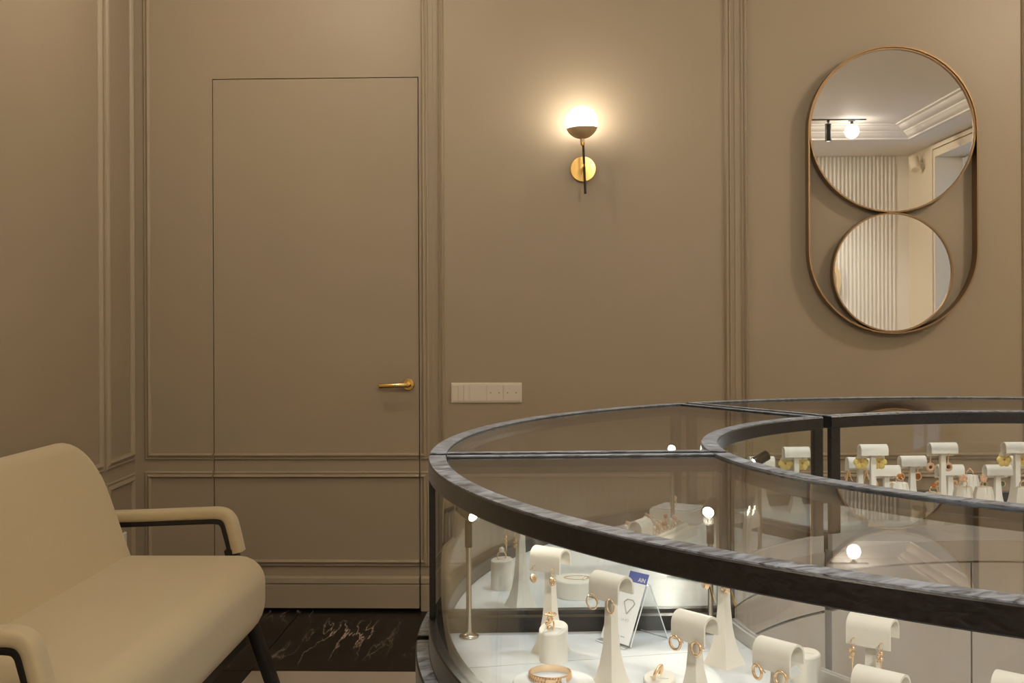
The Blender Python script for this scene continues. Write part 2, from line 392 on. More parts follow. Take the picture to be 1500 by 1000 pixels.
# left wall
cA, sA = math.cos(ANG_L), math.sin(ANG_L)
def PL(s, z, h):      # s along the wall (0 at the corner, negative towards the camera), h off the wall
    return (XL - sA*s + cA*h, DW + cA*s + sA*h, z)
LW = -(DW - YF) - 0.05
wall_left = struct('wall_left', MB().add([PL(0.15, 0, 0), PL(LW, 0, 0), PL(LW, ZC, 0), PL(0.15, ZC, 0), PL(0.15, 0, -0.1), PL(LW, 0, -0.1), PL(LW, ZC, -0.1), PL(0.15, ZC, -0.1)],
    [(0,1,2,3), (4,7,6,5), (0,4,5,1), (1,5,6,2), (2,6,7,3), (3,7,4,0)]), 'wall', 0)
for s0, s1 in ((-0.338, -0.016), (-2.30, -0.362), (-4.2, -2.35), (-6.3, -4.25)):
    part('panel_moulding', moulding([(s0, Z1), (s1, Z1), (s1, ZT), (s0, ZT)], 0.036, PL, True), 'wall', wall_left, 20)
    part('panel_moulding', moulding([(s0, Z3), (s1, Z3), (s1, Z2), (s0, Z2)], 0.036, PL, True), 'wall', wall_left, 20)
baseboard('baseboard_left', LW+0.02, -0.018, PL)

# right wall with a deep window
WY0, WY1, WZ0, WZ1 = -1.34, -0.05, 0.35, 2.56
wr = MB().box(XR, XR+0.35, YF-0.1, WY0, 0, ZC).box(XR, XR+0.35, WY1, DW+0.1, 0, ZC).box(XR, XR+0.35, WY0, WY1, 0, WZ0).box(XR, XR+0.35, WY0, WY1, WZ1, ZC)
wall_right = struct('wall_right', wr, 'cream', 0)
win = struct('window_1', MB().box(XR+0.24, XR+0.245, WY0+0.03, WY1-0.03, WZ0+0.03, WZ1-0.03), 'glass', 0)
fr = MB()
for a in ((WY0+0.001, WY0+0.05), (WY1-0.05, WY1-0.001), (-0.72, -0.67)): fr.box(XR+0.215, XR+0.27, a[0], a[1], WZ0+0.001, WZ1-0.001)
for z in ((WZ0+0.001, WZ0+0.05), (WZ1-0.05, WZ1-0.001)): fr.box(XR+0.216, XR+0.269, WY0+0.05, WY1-0.05, z[0], z[1])
part('window_frame', fr, 'daylight', win, 0)
ca = MB()
for o, h in ((0.0, 0.03), (0.035, 0.022), (0.075, 0.03)):
    wd = 0.033
    ca.box(XR-h, XR, WY0-o-wd, WY0-o, 0.14, WZ1+o+wd).box(XR-h, XR, WY1+o, WY1+o+wd, 0.14, WZ1+o+wd).box(XR-h, XR, WY0-o, WY1+o, WZ1+o, WZ1+o+wd)
struct('trim_3', ca, 'cream', 0, label='stepped cream window casing')

# front wall with vertical half-round slats
wall_front = struct('wall_front', MB().box(XL-0.3, XR+0.1, YF-0.1, YF, 0, ZC), 'slat', 0)
pitch = 0.0375
half = [(0.0140*math.cos(a), 0.018*math.sin(a)) for a in [PI*k/8 for k in range(9)]]
sm = MB().loft([[(x, y, 0.0) for x, y in half], [(x, y, ZS-0.004) for x, y in half]]).mesh('slat', M['slat'])
n = int((XR-0.12 - (-1.35)) / pitch)
for k in range(n):
    link('slat', sm, wall_front, (XR-0.14-k*pitch, YF, 0.002))

# ------------------------------------------------------------------ ceiling lamps
def globe_lamp(loc, label, r=0.057, mat='globe_c', group=None):
    t = thing('globe_lamp', label, 'ceiling lamp', (loc[0], loc[1], ZC), 0, group)
    part('canopy', MB().lathe([(0.030, -0.001), (0.030, -0.010), (0.012, -0.014), (0.012, -0.045)], 20), 'black', t)
    part('globe', MB().sphere(r, (0, 0, -0.040-r), 28, 18), mat, t, 60)
    return t
def track(x0, x1, y, label):
    t = thing('ceiling_track', label, 'light track', ((x0+x1)/2, y, ZC-0.001)); L = (x1-x0)/2
    part('rail', MB().box(-L, L, -0.010, 0.010, -0.007, 0).box(-L, L, -0.017, 0.017, -0.0025, 0), 'black', t, 0)
    return t
def track_spot(loc, target, energy, label, size=70, col=WARM2, group=None, upright=True):
    t = thing('track_spot', label, 'spotlight', (loc[0], loc[1], ZC-0.008), 0, group)
    part('stem', MB().lathe([(0.012, 0), (0.012, -0.016), (0.006, -0.017), (0.006, -0.035)], 14), 'black', t)
    part('yoke', MB().lathe([(0.026, -0.030), (0.027, -0.034), (0.027, -0.040), (0.024, -0.044)], 20), 'black', t)
    d = Vector(target) - Vector((loc[0], loc[1], ZC-0.12)); d.normalize()
    mt = Matrix.Translation((0, 0, -0.110)) @ (aim((0, 0, -1)) if upright else aim(d))
    part('body', MB().lathe([(0.020, -0.068), (0.0255, -0.064), (0.0255, 0.062), (0.024, 0.066), (0.020, 0.066), (0.020, 0.058)], 24, mt), 'black', t)
    part('lens', MB().lathe([(0.001, 0.0575), (0.0195, 0.0575), (0.0195, 0.0590), (0.001, 0.0590)], 20, mt), 'lens', t)
    p = Vector((0, 0, -0.110)) + mt.to_3x3() @ Vector((0, 0, 0.072))
    spot_light('beam', t, p, p + (d if not upright else Vector(target) - Vector((loc[0], loc[1], ZC-0.12))), energy, size, 1.0, col, 0.025)
    return t
TY = -0.76
track(0.4, 2.69, TY, 'black ceiling track with globe and cylinder lamp seen in the mirror')
globe_lamp((2.581, TY-0.035), 'white globe ceiling lamp at the end of the black track')
track_spot((2.375, TY), (2.6, YF, 0.9), 62, 'black cylinder spotlight hanging beside the white globe lamp', 80, (1.0, 0.95, 0.88))
track_spot((1.25, TY), (1.4, YF, 0.9), 52, 'black cylinder spotlight turned to the slatted wall', 80, (1.0, 0.95, 0.88), upright=False)
track_spot((0.55, TY), (0.42, 1.2, 0.7), 75, 'black cylinder spotlight at the free end of the track', 50, NEUT, upright=False)
track(-0.4, 1.9, 1.80, 'black ceiling track above the curved display cases')
track_spot((0.05, 1.80), (0.12, 1.35, 0.7), 17, 'black cylinder spotlight above the card holder', 60, NEUT, 'spotlights above the cases', False)
track_spot((0.50, 1.80), (0.20, 2.2, 0.7), 42, 'black cylinder spotlight above the ring tray', 60, NEUT, 'spotlights above the cases', False)
track_spot((1.05, 1.80), (1.0, 2.65, 0.7), 48, 'black cylinder spotlight above the far earring stands', 60, NEUT, 'spotlights above the cases', False)
track_spot((1.60, 1.80), (0.45, 1.25, 0.7), 18, 'black cylinder spotlight at the end of the track over the cases', 60, NEUT, 'spotlights above the cases', False)
def strong(k):
    M['globe_%d' % k] = emit('opal_globe_lit_%d' % k, (1.0, 0.87, 0.70), float(k)); return 'globe_%d' % k
globe_lamp((-0.85, 3.35), 'white globe ceiling lamp above the sofa', mat=strong(90))
globe_lamp((2.45, 3.05), 'white globe ceiling lamp between the oval mirror and the window wall', mat=strong(220))
globe_lamp((-0.75, 0.9), 'added white globe fill lamp on the side of the sofa away from the door', mat=strong(105))  # unseen lamp added as fill light from behind
globe_lamp((0.90, TY-0.035), 'added white globe fill lamp at the middle of the black track', mat=strong(540))  # unseen lamp added to brighten the ceiling and front of the room

# ------------------------------------------------------------------ wall sconce
p0 = ony(854, 248, DW)
t = thing('wall_sconce', 'brass wall sconce with lit white globe above the switch plate', 'wall lamp', (p0.x, DW, p0.z))
MRX = Matrix.Rotation(R(90), 4, 'X')
part('wall_plate', MB().lathe([(0.0495, 0), (0.0500, 0.004), (0.0500, 0.012), (0.0485, 0.0145), (0.02, 0.015)], 40, MRX), 'brassp', t, 30)
off = 0.112
g = ony(852, 179, DW-off) - Vector((p0.x, DW, p0.z)); lo = ony(857.5, 284, DW-off) - Vector((p0.x, DW, p0.z)); hi = ony(854, 203, DW-off) - Vector((p0.x, DW, p0.z))
axis = (hi - lo).normalized()
mid = lo + axis * ((0 - lo.z) / axis.z)
part('arm', MB().tube([(0.0, -0.014, 0.0), (mid.x*0.6, -0.05, 0.0), (mid.x, -off-0.004, 0.0)], 0.0065, 12).lathe([(0.0075, -0.009), (0.0075, 0.001)], 14, Matrix.Translation((mid.x, -off, 0)) @ MRX), 'brassp', t, 40)
part('rod', MB().tube([lo, lo.lerp(hi, .5), hi], 0.0048, 12), 'blackrod', t, 40)
gr = 0.0615
gm = Matrix.Translation(g) @ aim(axis)
part('globe', MB().lathe([(max(1e-5, (gr-0.0008)*math.sin(PI*i/24)), -(gr-0.0008)*math.cos(PI*i/24)) for i in range(25)], 36, gm), 'globe', t, 60)
zc = -0.36
th0 = math.acos(-zc); cup = []
for i in range(13):
    a = (PI - math.acos(zc)) * i / 12
    cup.append((max(0.0085, (gr+0.0022)*math.sin(a)), -(gr+0.0022)*math.cos(a)))
inner = [(r*0.985-0.0001, z*0.99) for r, z in cup[::-1][:1]]
part('cup', MB().lathe([(0.0085, -gr-0.016), (0.0085, -gr-0.001)] + cup[1:] + inner, 40, gm), 'brass', t, 40)
part('neck', MB().lathe([(0.0075, -gr-0.028), (0.0082, -gr-0.026), (0.0082, -gr-0.010), (0.0075, -gr-0.008)], 18, gm), 'brassp', t, 40)

# ------------------------------------------------------------------ oval mirror of two discs in a stadium frame
mc = 1.336; zt, zb = 2.188, 1.081; hw = 0.3235
t = thing('wall_mirror', 'oval bronze framed mirror made of two round mirrors', 'mirror', (mc, DW, zb))
H = zt - zb
def stadium(hw, z0, z1, n=28):
    out = []
    for k in range(n+1):
        a = PI*k/n; out.append((hw*math.cos(a), z1-hw+hw*math.sin(a)))
    for k in range(n+1):
        a = PI + PI*k/n; out.append((hw*math.cos(a), z0+hw+hw*math.sin(a)))
    return out
def hoop(loop_o, loop_i, y0, y1):
    rings = [[(x, y0, z) for x, z in loop_o], [(x, y1, z) for x, z in loop_o], [(x, y1, z) for x, z in loop_i], [(x, y0, z) for x, z in loop_i]]
    rings.append(rings[0]); return MB().loft(rings, cap=False)
part('outer_frame', hoop(stadium(hw, 0, H), stadium(hw-0.006, 0.006, H-0.006), -0.001, -0.054), 'bronze', t, 40)
def circ(r, cz, n=64): return [(r*math.cos(2*PI*k/n), cz+r*math.sin(2*PI*k/n)) for k in range(n)]
r1 = hw - 0.0065; c1 = H - hw; r2 = (c1 - r1 - 0.0065)/2; c2 = 0.0065 + r2
for r, c in ((r1, c1), (r2, c2)):
    part('disc_frame', hoop(circ(r, c), circ(r-0.0055, c), -0.002, -0.048), 'bronze', t, 40)
    part('mirror_glass', MB().prism(circ(r-0.0056, c), -0.003, -0.038), 'mirror', t, 30)

# ------------------------------------------------------------------ switch plate and socket
a = ony(661, 560.5, DW); b = ony(764.5, 589.5, DW)
cx, cz = (a.x+b.x)/2, (a.z+b.z)/2; W2, H2 = (b.x-a.x)/2, (a.z-b.z)/2
t = thing('switch_plate', 'ivory four gang switch and socket plate beside the door', 'light switch', (cx, DW, cz))
e = 0.004
def lip(x0, x1, z0, z1, y0, y1, e):
    return MB().loft([[(x0,y0,z0),(x1,y0,z0),(x1,y0,z1),(x0,y0,z1)], [(x0,y1+0.002,z0),(x1,y1+0.002,z0),(x1,y1+0.002,z1),(x0,y1+0.002,z1)], [(x0+e,y1,z0+e),(x1-e,y1,z0+e),(x1-e,y1,z1-e),(x0+e,y1,z1-e)]])
part('frame', lip(-W2, W2, -H2, H2, 0, -0.0075, 0.003), 'plate', t, 0)
cw = (2*W2 - 0.012)/4
for k in range(4):
    x0 = -W2 + 0.006 + k*cw + 0.0008; x1 = x0 + cw - 0.0016
    if k == 0:
        for q in range(3):
            part('rocker', lip(x0+q*(x1-x0)/3+0.0006, x0+(q+1)*(x1-x0)/3-0.0006, -H2+0.007, H2-0.007, -0.006, -0.0105-0.001*(q == 2), 0.0012), 'plate', t, 0)
    else:
        mdl = part('module', lip(x0, x1, -H2+0.007, H2-0.007, -0.006, -0.0100, 0.0012), 'plate', t, 0)
        if k >= 2:
            for q in (-1, 1):
                part('pin_hole', MB().lathe([(0.0022, 0.0099), (0.0022, 0.0103)], 10, Matrix.Translation(((x0+x1)/2+q*0.0165, 0, 0)) @ MRX), 'plate_d', mdl, 0)
t = thing('wall_socket', 'white socket on the wall behind the sofa arm', 'socket', PL(-0.165, 0.292, 0), -PI/2*-1 + ANG_L)
part('frame', lip(-0.04, 0.04, -0.04, 0.04, 0, -0.008, 0.003), 'white', t, 0)
part('insert', MB().lathe([(0.020, 0.0075), (0.020, 0.0088), (0.018, 0.0092)], 24, MRX), 'plate', t, 30)

# ------------------------------------------------------------------ things seen only in the mirror
t = thing('round_mirror', 'round gold framed mirror with glowing rim on the slatted wall', 'mirror', (2.51, YF+0.014, 1.48), PI)
part('back_light', MB().prism(circ(0.28, 0), -0.001, -0.020), 'halo', t, 30)
part('frame', hoop(circ(0.31, 0), circ(0.27, 0), -0.022, -0.060), 'brass', t, 40)
part('mirror_glass', MB().prism(circ(0.2695, 0), -0.024, -0.050), 'mirror', t, 30)
t = thing('wall_spot', 'cream cylinder wall light beside the window casing', 'wall lamp', (XR, -1.72, 2.55), -PI/2)
part('bracket', MB().box(-0.03, 0.03, -0.006, 0, -0.05, 0.05).box(-0.012, 0.012, -0.05, -0.006, -0.012, 0.012), 'cream', t, 0)
part('cylinder', MB().lathe([(0.040, -0.07), (0.045, -0.066), (0.045, 0.066), (0.040, 0.07)], 24, Matrix.Translation((0, -0.085, 0)) @ Matrix.Rotation(R(30), 4, 'Y')), 'cream', t)

# ------------------------------------------------------------------ sofa
SY0, SY1_, SZ = 2.095, 3.385, 0.43
def rrect(w, h, r, n=10):
    out = []
    for (sx, sy, a0) in ((1, 1, 0), (-1, 1, PI/2), (-1, -1, PI), (1, -1, 3*PI/2)):
        for k in range(n+1):
            a = a0 + PI/2*k/n; out.append((sx*(w/2-r)+r*math.cos(a), sy*(h/2-r)+r*math.sin(a)))
    return out
def pillow(w, h, rc, thick, e0, e1, n=8, bulge=0.0):
    """rounded slab: outline w*h with corner radius rc, edges rounded e0 (bottom) and e1 (top)"""
    rings = []
    for k in range(n+1):
        a = PI/2*k/n; i = e0*(1-math.sin(a)); rings.append([(x, y, e0*(1-math.cos(a))) for x, y in rrect(w-2*i, h-2*i, max(0.004, rc-i))])
    for k in range(n+1):
        a = PI/2*k/n; i = e1*(1-math.cos(a)); rings.append([(x, y, thick-e1+e1*math.sin(a)) for x, y in rrect(w-2*i, h-2*i, max(0.004, rc-i))])
    i0 = e1
    for q in (0.25, 0.55, 0.8, 0.96):
        i = e1 + (min(w, h)/2 - e1)*q; rings.append([(x, y, thick+bulge*math.sin(PI/2*q)) for x, y in rrect(w-2*i, h-2*i, max(0.003, rc-i))])
    return MB().loft(rings)
sofa = thing('sofa', 'cream fabric two seat sofa with black frame and padded armrests', 'sofa', (-1.12, (SY0+SY1_)/2, 0))
oy = (SY0+SY1_)/2; ox = -1.12
seat_mb = pillow(0.54, SY1_-SY0+0.02, 0.090, 0.247, 0.12, 0.075, bulge=0.012)
part('seat', seat_mb.xf(Matrix.Translation((-1.105-ox, 0, 0.198))), 'sofa', sofa, 60)
# backrest: slab leaning backwards, front face on the plane x = -1.24 - .35 (z - .43)
lean = math.atan(0.35)
bw, bh = SY1_-SY0-0.045, 0.62
bm_ = pillow(bw, bh*1.03, 0.185, 0.095, 0.045, 0.040, bulge=0.006)
mt = Matrix.Translation((-1.24+0.35*0.23-ox, 0, 0.205)) @ Matrix.Rotation(-lean, 4, 'Y') @ Matrix(((0,0,1,-0.095),(1,0,0,0),(0,1,0,bh*1.03/2),(0,0,0,1)))
part('backrest', bm_.xf(mt), 'sofa', sofa, 60)
part('seat_frame', MB().box(-1.33-ox, -0.90-ox, SY0-oy+0.05, SY1_-oy-0.05, 0.176, 0.200), 'black', sofa, 0)
def smooth_path(pts, n=6):
    P = [Vector(p) for p in pts]; out = []
    for i in range(len(P)-1):
        p0 = P[max(i-1, 0)]; p1 = P[i]; p2 = P[i+1]; p3 = P[min(i+2, len(P)-1)]
        for k in range(n):
            t_ = k/n
            out.append(0.5*((2*p1)+(p2-p0)*t_+(2*p0-5*p1+4*p2-p3)*t_*t_+(3*p1-p0-3*p2+p3)*t_**3))
    out.append(P[-1]); return out
def rs(wd, ht, r, n=4): return [(x, y) for x, y in rrect(wd, ht, r, n)]
for sgn, ya in ((1, 3.412), (-1, 2.082)):
    y = ya - oy
    bar = smooth_path([(-1.345-ox, y, 0.523), (-1.20-ox, y, 0.528), (-1.06-ox, y, 0.5335), (-1.005-ox, y, 0.534), (-0.987-ox, y, 0.525), (-0.978-ox, y, 0.500), (-0.962-ox, y, 0.440)], 5)
    part('arm_frame', MB().tube(bar, 0.01, sect=rs(0.034, 0.018, 0.003, 2)), 'black', sofa, 40)
    leg = [(-0.964-ox, y, 0.450), (-0.915-ox, y+sgn*0.012, 0.25), (-0.845-ox, y+sgn*0.055, 0.0)]
    part('leg', MB().tube(leg, 0.01, sect=rs(0.034, 0.050, 0.005, 2)), 'black', sofa, 40)
    rear = [(-1.335-ox, y, 0.525), (-1.36-ox, y, 0.40), (-1.44-ox, y+sgn*0.05, 0.0)]
    part('leg', MB().tube(rear, 0.01, sect=rs(0.030, 0.034, 0.005, 2)), 'black', sofa, 40)
    pad = smooth_path([(-1.35-ox, y, 0.546), (-1.20-ox, y, 0.551), (-1.06-ox, y, 0.5565), (-0.995-ox, y, 0.557), (-0.968-ox, y, 0.541), (-0.955-ox, y, 0.505), (-0.940-ox, y, 0.440)], 6)
    part('arm_pad', MB().tube(pad, 0.01, sect=rs(0.056, 0.034, 0.013, 4)), 'sofa', sofa, 60)

# ------------------------------------------------------------------ curved display cases
CX, CY, RO, RI = 0.9675, 1.7936, 1.150, 0.688
ZTOP, ZD = 0.940, 0.675
RM = (RO+RI)/2
A_MID = (213.7, 153.7, 93.7)
GAP = 0.0125
def arc(r, off, n, a=30.0):
    """angles of an arc at radius r whose ends lie a distance off inside the sector borders"""
    d = math.asin(off/r); a = R(a)-d
    return [(r*math.cos(-a+2*a*k/n)-RM, r*math.sin(-a+2*a*k/n)) for k in range(n+1)]
def sector(r0, r1, z0, z1, off=GAP, n=36, mb=None, bev=0.0):
    mb = mb or MB()
    if bev == 0: prof = [(r0, z0), (r1, z0), (r1, z1), (r0, z1)]
    else: prof = [(r0, z0+bev), (r0+bev, z0), (r1-bev, z0), (r1, z0+bev), (r1, z1-bev), (r1-bev, z1), (r0+bev, z1), (r0, z1-bev)]
    cols = [[(x, y, z) for x, y in arc(r, off, n)] for r, z in prof]
    rings = [[c[k] for c in cols] for k in range(n+1)]
    return mb.loft(rings)
def radial(sgn, r0, r1, o0, o1, z0, z1, mb=None):
    """straight bar along the sector's border, between offsets o0 and o1 from it"""
    mb = mb or MB(); a = R(30)*sgn; d = Vector((math.cos(a), math.sin(a), 0)); nrm = Vector((math.sin(a), -math.cos(a), 0))*sgn
    vs = []
    for z in (z0, z1):
        for r, o in ((r0, o0), (r1, o0), (r1, o1), (r0, o1)):
            rr = math.sqrt(max(r*r-o*o, 0)); p = d*rr + nrm*o; vs.append((p.x-RM, p.y, z))
    return mb.add(vs, [(0,3,2,1), (4,5,6,7), (0,1,5,4), (1,2,6,5), (2,3,7,6), (3,0,4,7)])
RW, RH = 0.028, 0.025
def make_case():
    t = thing('display_case', 'x', 'display case')
    part('plinth', sector(RI+0.05, RO-0.05, 0.0, 0.09, 0.03), 'wood', t)
    part('cabinet_body', sector(RI+0.022, RO-0.005, 0.09, 0.615, 0.010), 'wood', t)
    part('base_slab', sector(RI+0.020, RO+0.020, 0.615, 0.660, GAP, bev=0.002), 'wood', t, 30)
    part('inner_band', sector(RI-0.002, RI+0.0195, 0.617, 0.660, GAP), 'greige', t)
    # greige fronts on the staff side
    for (a0, a1) in ((-29.15, -0.15), (0.15, 29.15)):
        for z0, z1 in ((0.095, 0.533), (0.539, 0.612)):
            mb = MB(); n = 14; rings = []
            for k in range(n+1):
                a = R(a0+(a1-a0)*k/n); c, s = math.cos(a), math.sin(a)
                rings.append([(RI*c-RM, RI*s, z0), ((RI+0.02)*c-RM, (RI+0.02)*s, z0), ((RI+0.02)*c-RM, (RI+0.02)*s, z1), (RI*c-RM, RI*s, z1)])
            part('drawer_front' if z0 > 0.5 else 'cabinet_door', mb.loft(rings), 'greige', t)
    for a0, a1 in ((-30.0, -19.75), (-19.65, 30.0)):
        rings = []; r0, r1 = RI+0.012, RO-0.030; nn = 8 if a1 < 0 else 30
        for k in range(nn+1):
            ring = []
            for r_, z in ((r0, 0.6605), (r1, 0.6605), (r1, ZD), (r0, ZD)):
                lim = R(30) - math.asin(0.029/r_); a = min(max(R(a0), -lim), lim) ; b_ = min(max(R(a1), -lim), lim); q_ = a+(b_-a)*k/nn
                ring.append((r_*math.cos(q_)-RM, r_*math.sin(q_), z))
            rings.append(ring)
        part('deck_panel', MB().loft(rings), 'deck', t)
    part('bottom_rail', sector(RO-0.028, RO, 0.6605, 0.700, GAP, bev=0.002), 'wood', t, 30)
    part('inner_curb', sector(RI, RI+0.0115, 0.6605, 0.694, GAP), 'curb', t)
    for s in (-1, 1):
        part('end_rail', radial(s, RI+0.012, RO-0.0285, GAP, 0.0285, 0.6605, 0.697), 'wood', t, 0)
        part('end_bar', radial(s, RI+RW+0.0005, RO-RW-0.0005, GAP, 0.028, ZTOP-RH, ZTOP), 'wood', t, 0)
        part('end_glass', radial(s, RI+0.014, RO-0.014, 0.014, 0.019, 0.6975, ZTOP-RH-0.0005), 'glass', t, 0)
        part('outer_post', radial(s, RO-0.012, RO-0.001, GAP, 0.038, 0.7005, ZTOP-RH-0.0005), 'wood', t, 0)
        part('inner_post', radial(s, RI+0.001, RI+0.012, GAP, 0.038, 0.6945, ZTOP-RH-0.0005), 'wood', t, 0)
    part('outer_rim', sector(RO-RW, RO, ZTOP-RH, ZTOP, GAP, bev=0.0015), 'wood', t, 30)
    part('inner_rim', sector(RI, RI+RW, ZTOP-RH, ZTOP, GAP, bev=0.0015), 'wood', t, 30)
    C_T = 0.0016  # thin strips added on the tops, their grey colour imitates sheen on black wood
    for nm, a, b_, z in (('rim_sheen_strip', RO-RW+0.0015, RO-0.0015, ZTOP), ('rim_sheen_strip', RI+0.0015, RI+RW-0.0015, ZTOP), ('ledge_sheen_strip', RO+0.0005, RO+0.0180, 0.660)):
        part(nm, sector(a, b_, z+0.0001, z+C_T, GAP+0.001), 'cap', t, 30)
    for s in (-1, 1): part('rim_sheen_strip', radial(s, RI+RW, RO-RW, GAP+0.001, 0.0270, ZTOP+0.0001, ZTOP+C_T), 'cap', t, 0)
    part('top_glass', sector(RI+RW+0.0012, RO-RW-0.0012, ZTOP-0.0075, ZTOP-0.0015, 0.0292), 'glass', t)
    part('outer_glass', sector(RO-0.013, RO-0.008, 0.7005, ZTOP-RH-0.0005, 0.039), 'glass', t)
    part('inner_glass', sector(RI+0.004, RI+0.009, 0.6945, ZTOP-RH-0.0005, 0.039), 'glass', t)
    return t
case0 = make_case()
case_labels = ('curved glass display case with black rim holding the white card',
               'curved glass display case with black rim holding the tray of gold rings',
               'curved glass display case with black rim below the oval mirror')
for k, am in enumerate(A_MID):
    c = case0 if k == 0 else copy_tree(case0)
    c.location = (CX+RM*math.cos(R(am)), CY+RM*math.sin(R(am)), 0); c.rotation_euler = (0, 0, R(am))
    c['label'] = case_labels[k]; c['group'] = 'curved display cases'
def ang_of(p): return math.degrees(math.atan2(p.y-CY, p.x-CX)) % 360
def clampring(p, m=0.045):
    v = Vector((p.x-CX, p.y-CY)); r = v.length; r2 = min(max(r, RI+m), RO-m)
    if abs(r2-r) > 1e-4: print('moved', tuple(round(c, 3) for c in p), round(r, 3), '->', round(r2, 3))
    v *= r2/r
    a = ang_of(p)
    for j in (183.7, 123.7):
        if abs(a-j)*PI/180*r < 0.03: print('near joint', tuple(round(c, 3) for c in p), round(a, 1))
    return Vector((CX+v.x, CY+v.y, p.z))

# ------------------------------------------------------------------ small lamps inside the cases
def case_lamp(base, direction, label, h=0.195, power=0.9, dark=False):
    t = thing('case_lamp', label, 'lamp', (base.x, base.y, ZD), 0, 'small pole lamps inside the cases')
    part('base', MB().lathe([(0.0145, 0.0), (0.0150, 0.0015), (0.0145, 0.003), (0.010, 0.0055), (0.004, 0.0075), (0.0036, 0.009)], 28), 'chrome', t, 50)
    part('pole', MB().lathe([(0.0042, 0.006), (0.0040, h-0.05)], 12), 'chrome', t)
    part('ferrule', MB().lathe([(0.0056, h-0.052), (0.0056, h-0.016), (0.004, h-0.008)], 14), 'blackrod', t)
    d = Vector(direction).normalized(); mt = Matrix.Translation((0, 0, h)) @ aim(d)
    part('head', MB().lathe([(0.007, -0.022), (0.0108, -0.019), (0.0108, 0.013), (0.0086, 0.0135), (0.0086, 0.010)], 20, mt), 'blackrod', t)
    part('lens', MB().lathe([(0.0005, 0.0098), (0.0084, 0.0098), (0.0084, 0.0112), (0.0005, 0.0112)], 18, mt), 'lens', t)
    p = Vector((0, 0, h)) + d*0.016
    spot_light('beam', t, p, p+d, power, 110, 1.0, (1.0, 0.94, 0.78), 0.006)
case_lamp(onz(687, 933, ZD), (0.62, -0.70, -0.32), 'thin nickel pole lamp by the outer post near the sofa', 0.186)
case_lamp(onz(1041, 926, ZD), (-0.35, -0.9, -0.25), 'thin nickel pole lamp behind the flared stand by the inner post', 0.186)
q = clampring(onz(985, 655, ZD+0.186)); case_lamp(q, (-0.25, -0.95, -0.15), 'thin nickel pole lamp behind the ring tray', 0.186)
q = clampring(onz(1147, 676, ZD+0.186)); case_lamp(q, (-0.85, -0.25, -0.45), 'thin nickel pole lamp with dark head turned to the ring tray', 0.186)

# ------------------------------------------------------------------ earring stands
def make_stand(h, length=0.062, r=0.0145):
    t = thing('earring_stand', 'x', 'jewelry stand')
    zt_ = h - r
    prof = [(0.0205, 0.0), (0.0195, 0.003), (0.0145, 0.016), (0.0108, 0.032), (0.0080, 0.052), (0.0064, 0.078), (0.0057, 0.105)]
    sc_ = min(1.0, (h-0.02)/0.11)
    prof = [(a, z*sc_) for a, z in prof if z*sc_ < h-0.012] + [(0.0056, h-0.0045)]
    rings = [[(-a, -a, z), (a, -a, z), (a, a, z), (-a, a, z)] for a, z in prof]
    part('post', MB().loft(rings), 'cream_leather', t, 25)
    n = 12; th = 0.0028; out = [(-r, -0.019)]
    out += [(-r*math.cos(PI*k/n), r*math.sin(PI*k/n)) for k in range(n+1)] + [(r, -0.010)]
    ri = r-th; inn = [(-ri, -0.019)] + [(-ri*math.cos(PI*k/n), ri*math.sin(PI*k/n)) for k in range(n+1)] + [(ri, -0.010)]
    loop = out + inn[::-1]
    rings = [[(x, y, zt_+z) for y, z in loop] for x in (-length/2, length/2)]
    mb = MB(); m = len(out)
    vs = [v for rg in rings for v in rg]; L = len(loop); fs = []
    for k in range(L):
        k2 = (k+1) % L; fs.append((k, k2, L+k2, L+k))
    for e_ in (0, 1):
        for k in range(m-1):
            a = e_*L; fs.append((a+k, a+k+1, a+L-2-k, a+L-1-k))
    part('hood', mb.add(vs, fs), 'cream_leather', t, 40)
    return t
protos = {}
def hang(stand_obj, kind, label, h, facing_front=True, xs_=(-0.016, 0.016)):
    """a pair of earrings hooked on the long front edge of the hood"""
    me = earring_mesh(kind); M4 = Matrix.Translation(stand_obj.location) @ stand_obj.rotation_euler.to_matrix().to_4x4()
    for x in xs_:
        p = M4 @ Vector((x, -0.0178, h-0.015-0.014))
        o = thing('earring', label, 'earring', p, stand_obj.rotation_euler.z + random.uniform(-.3, .3), 'pair: '+label)
        o.scale = (1.55,)*3 if ang_of(p) < 123.7 else (1.15,)*3
        for nm, m_ in me: link(nm, m_, o)
_em = {}
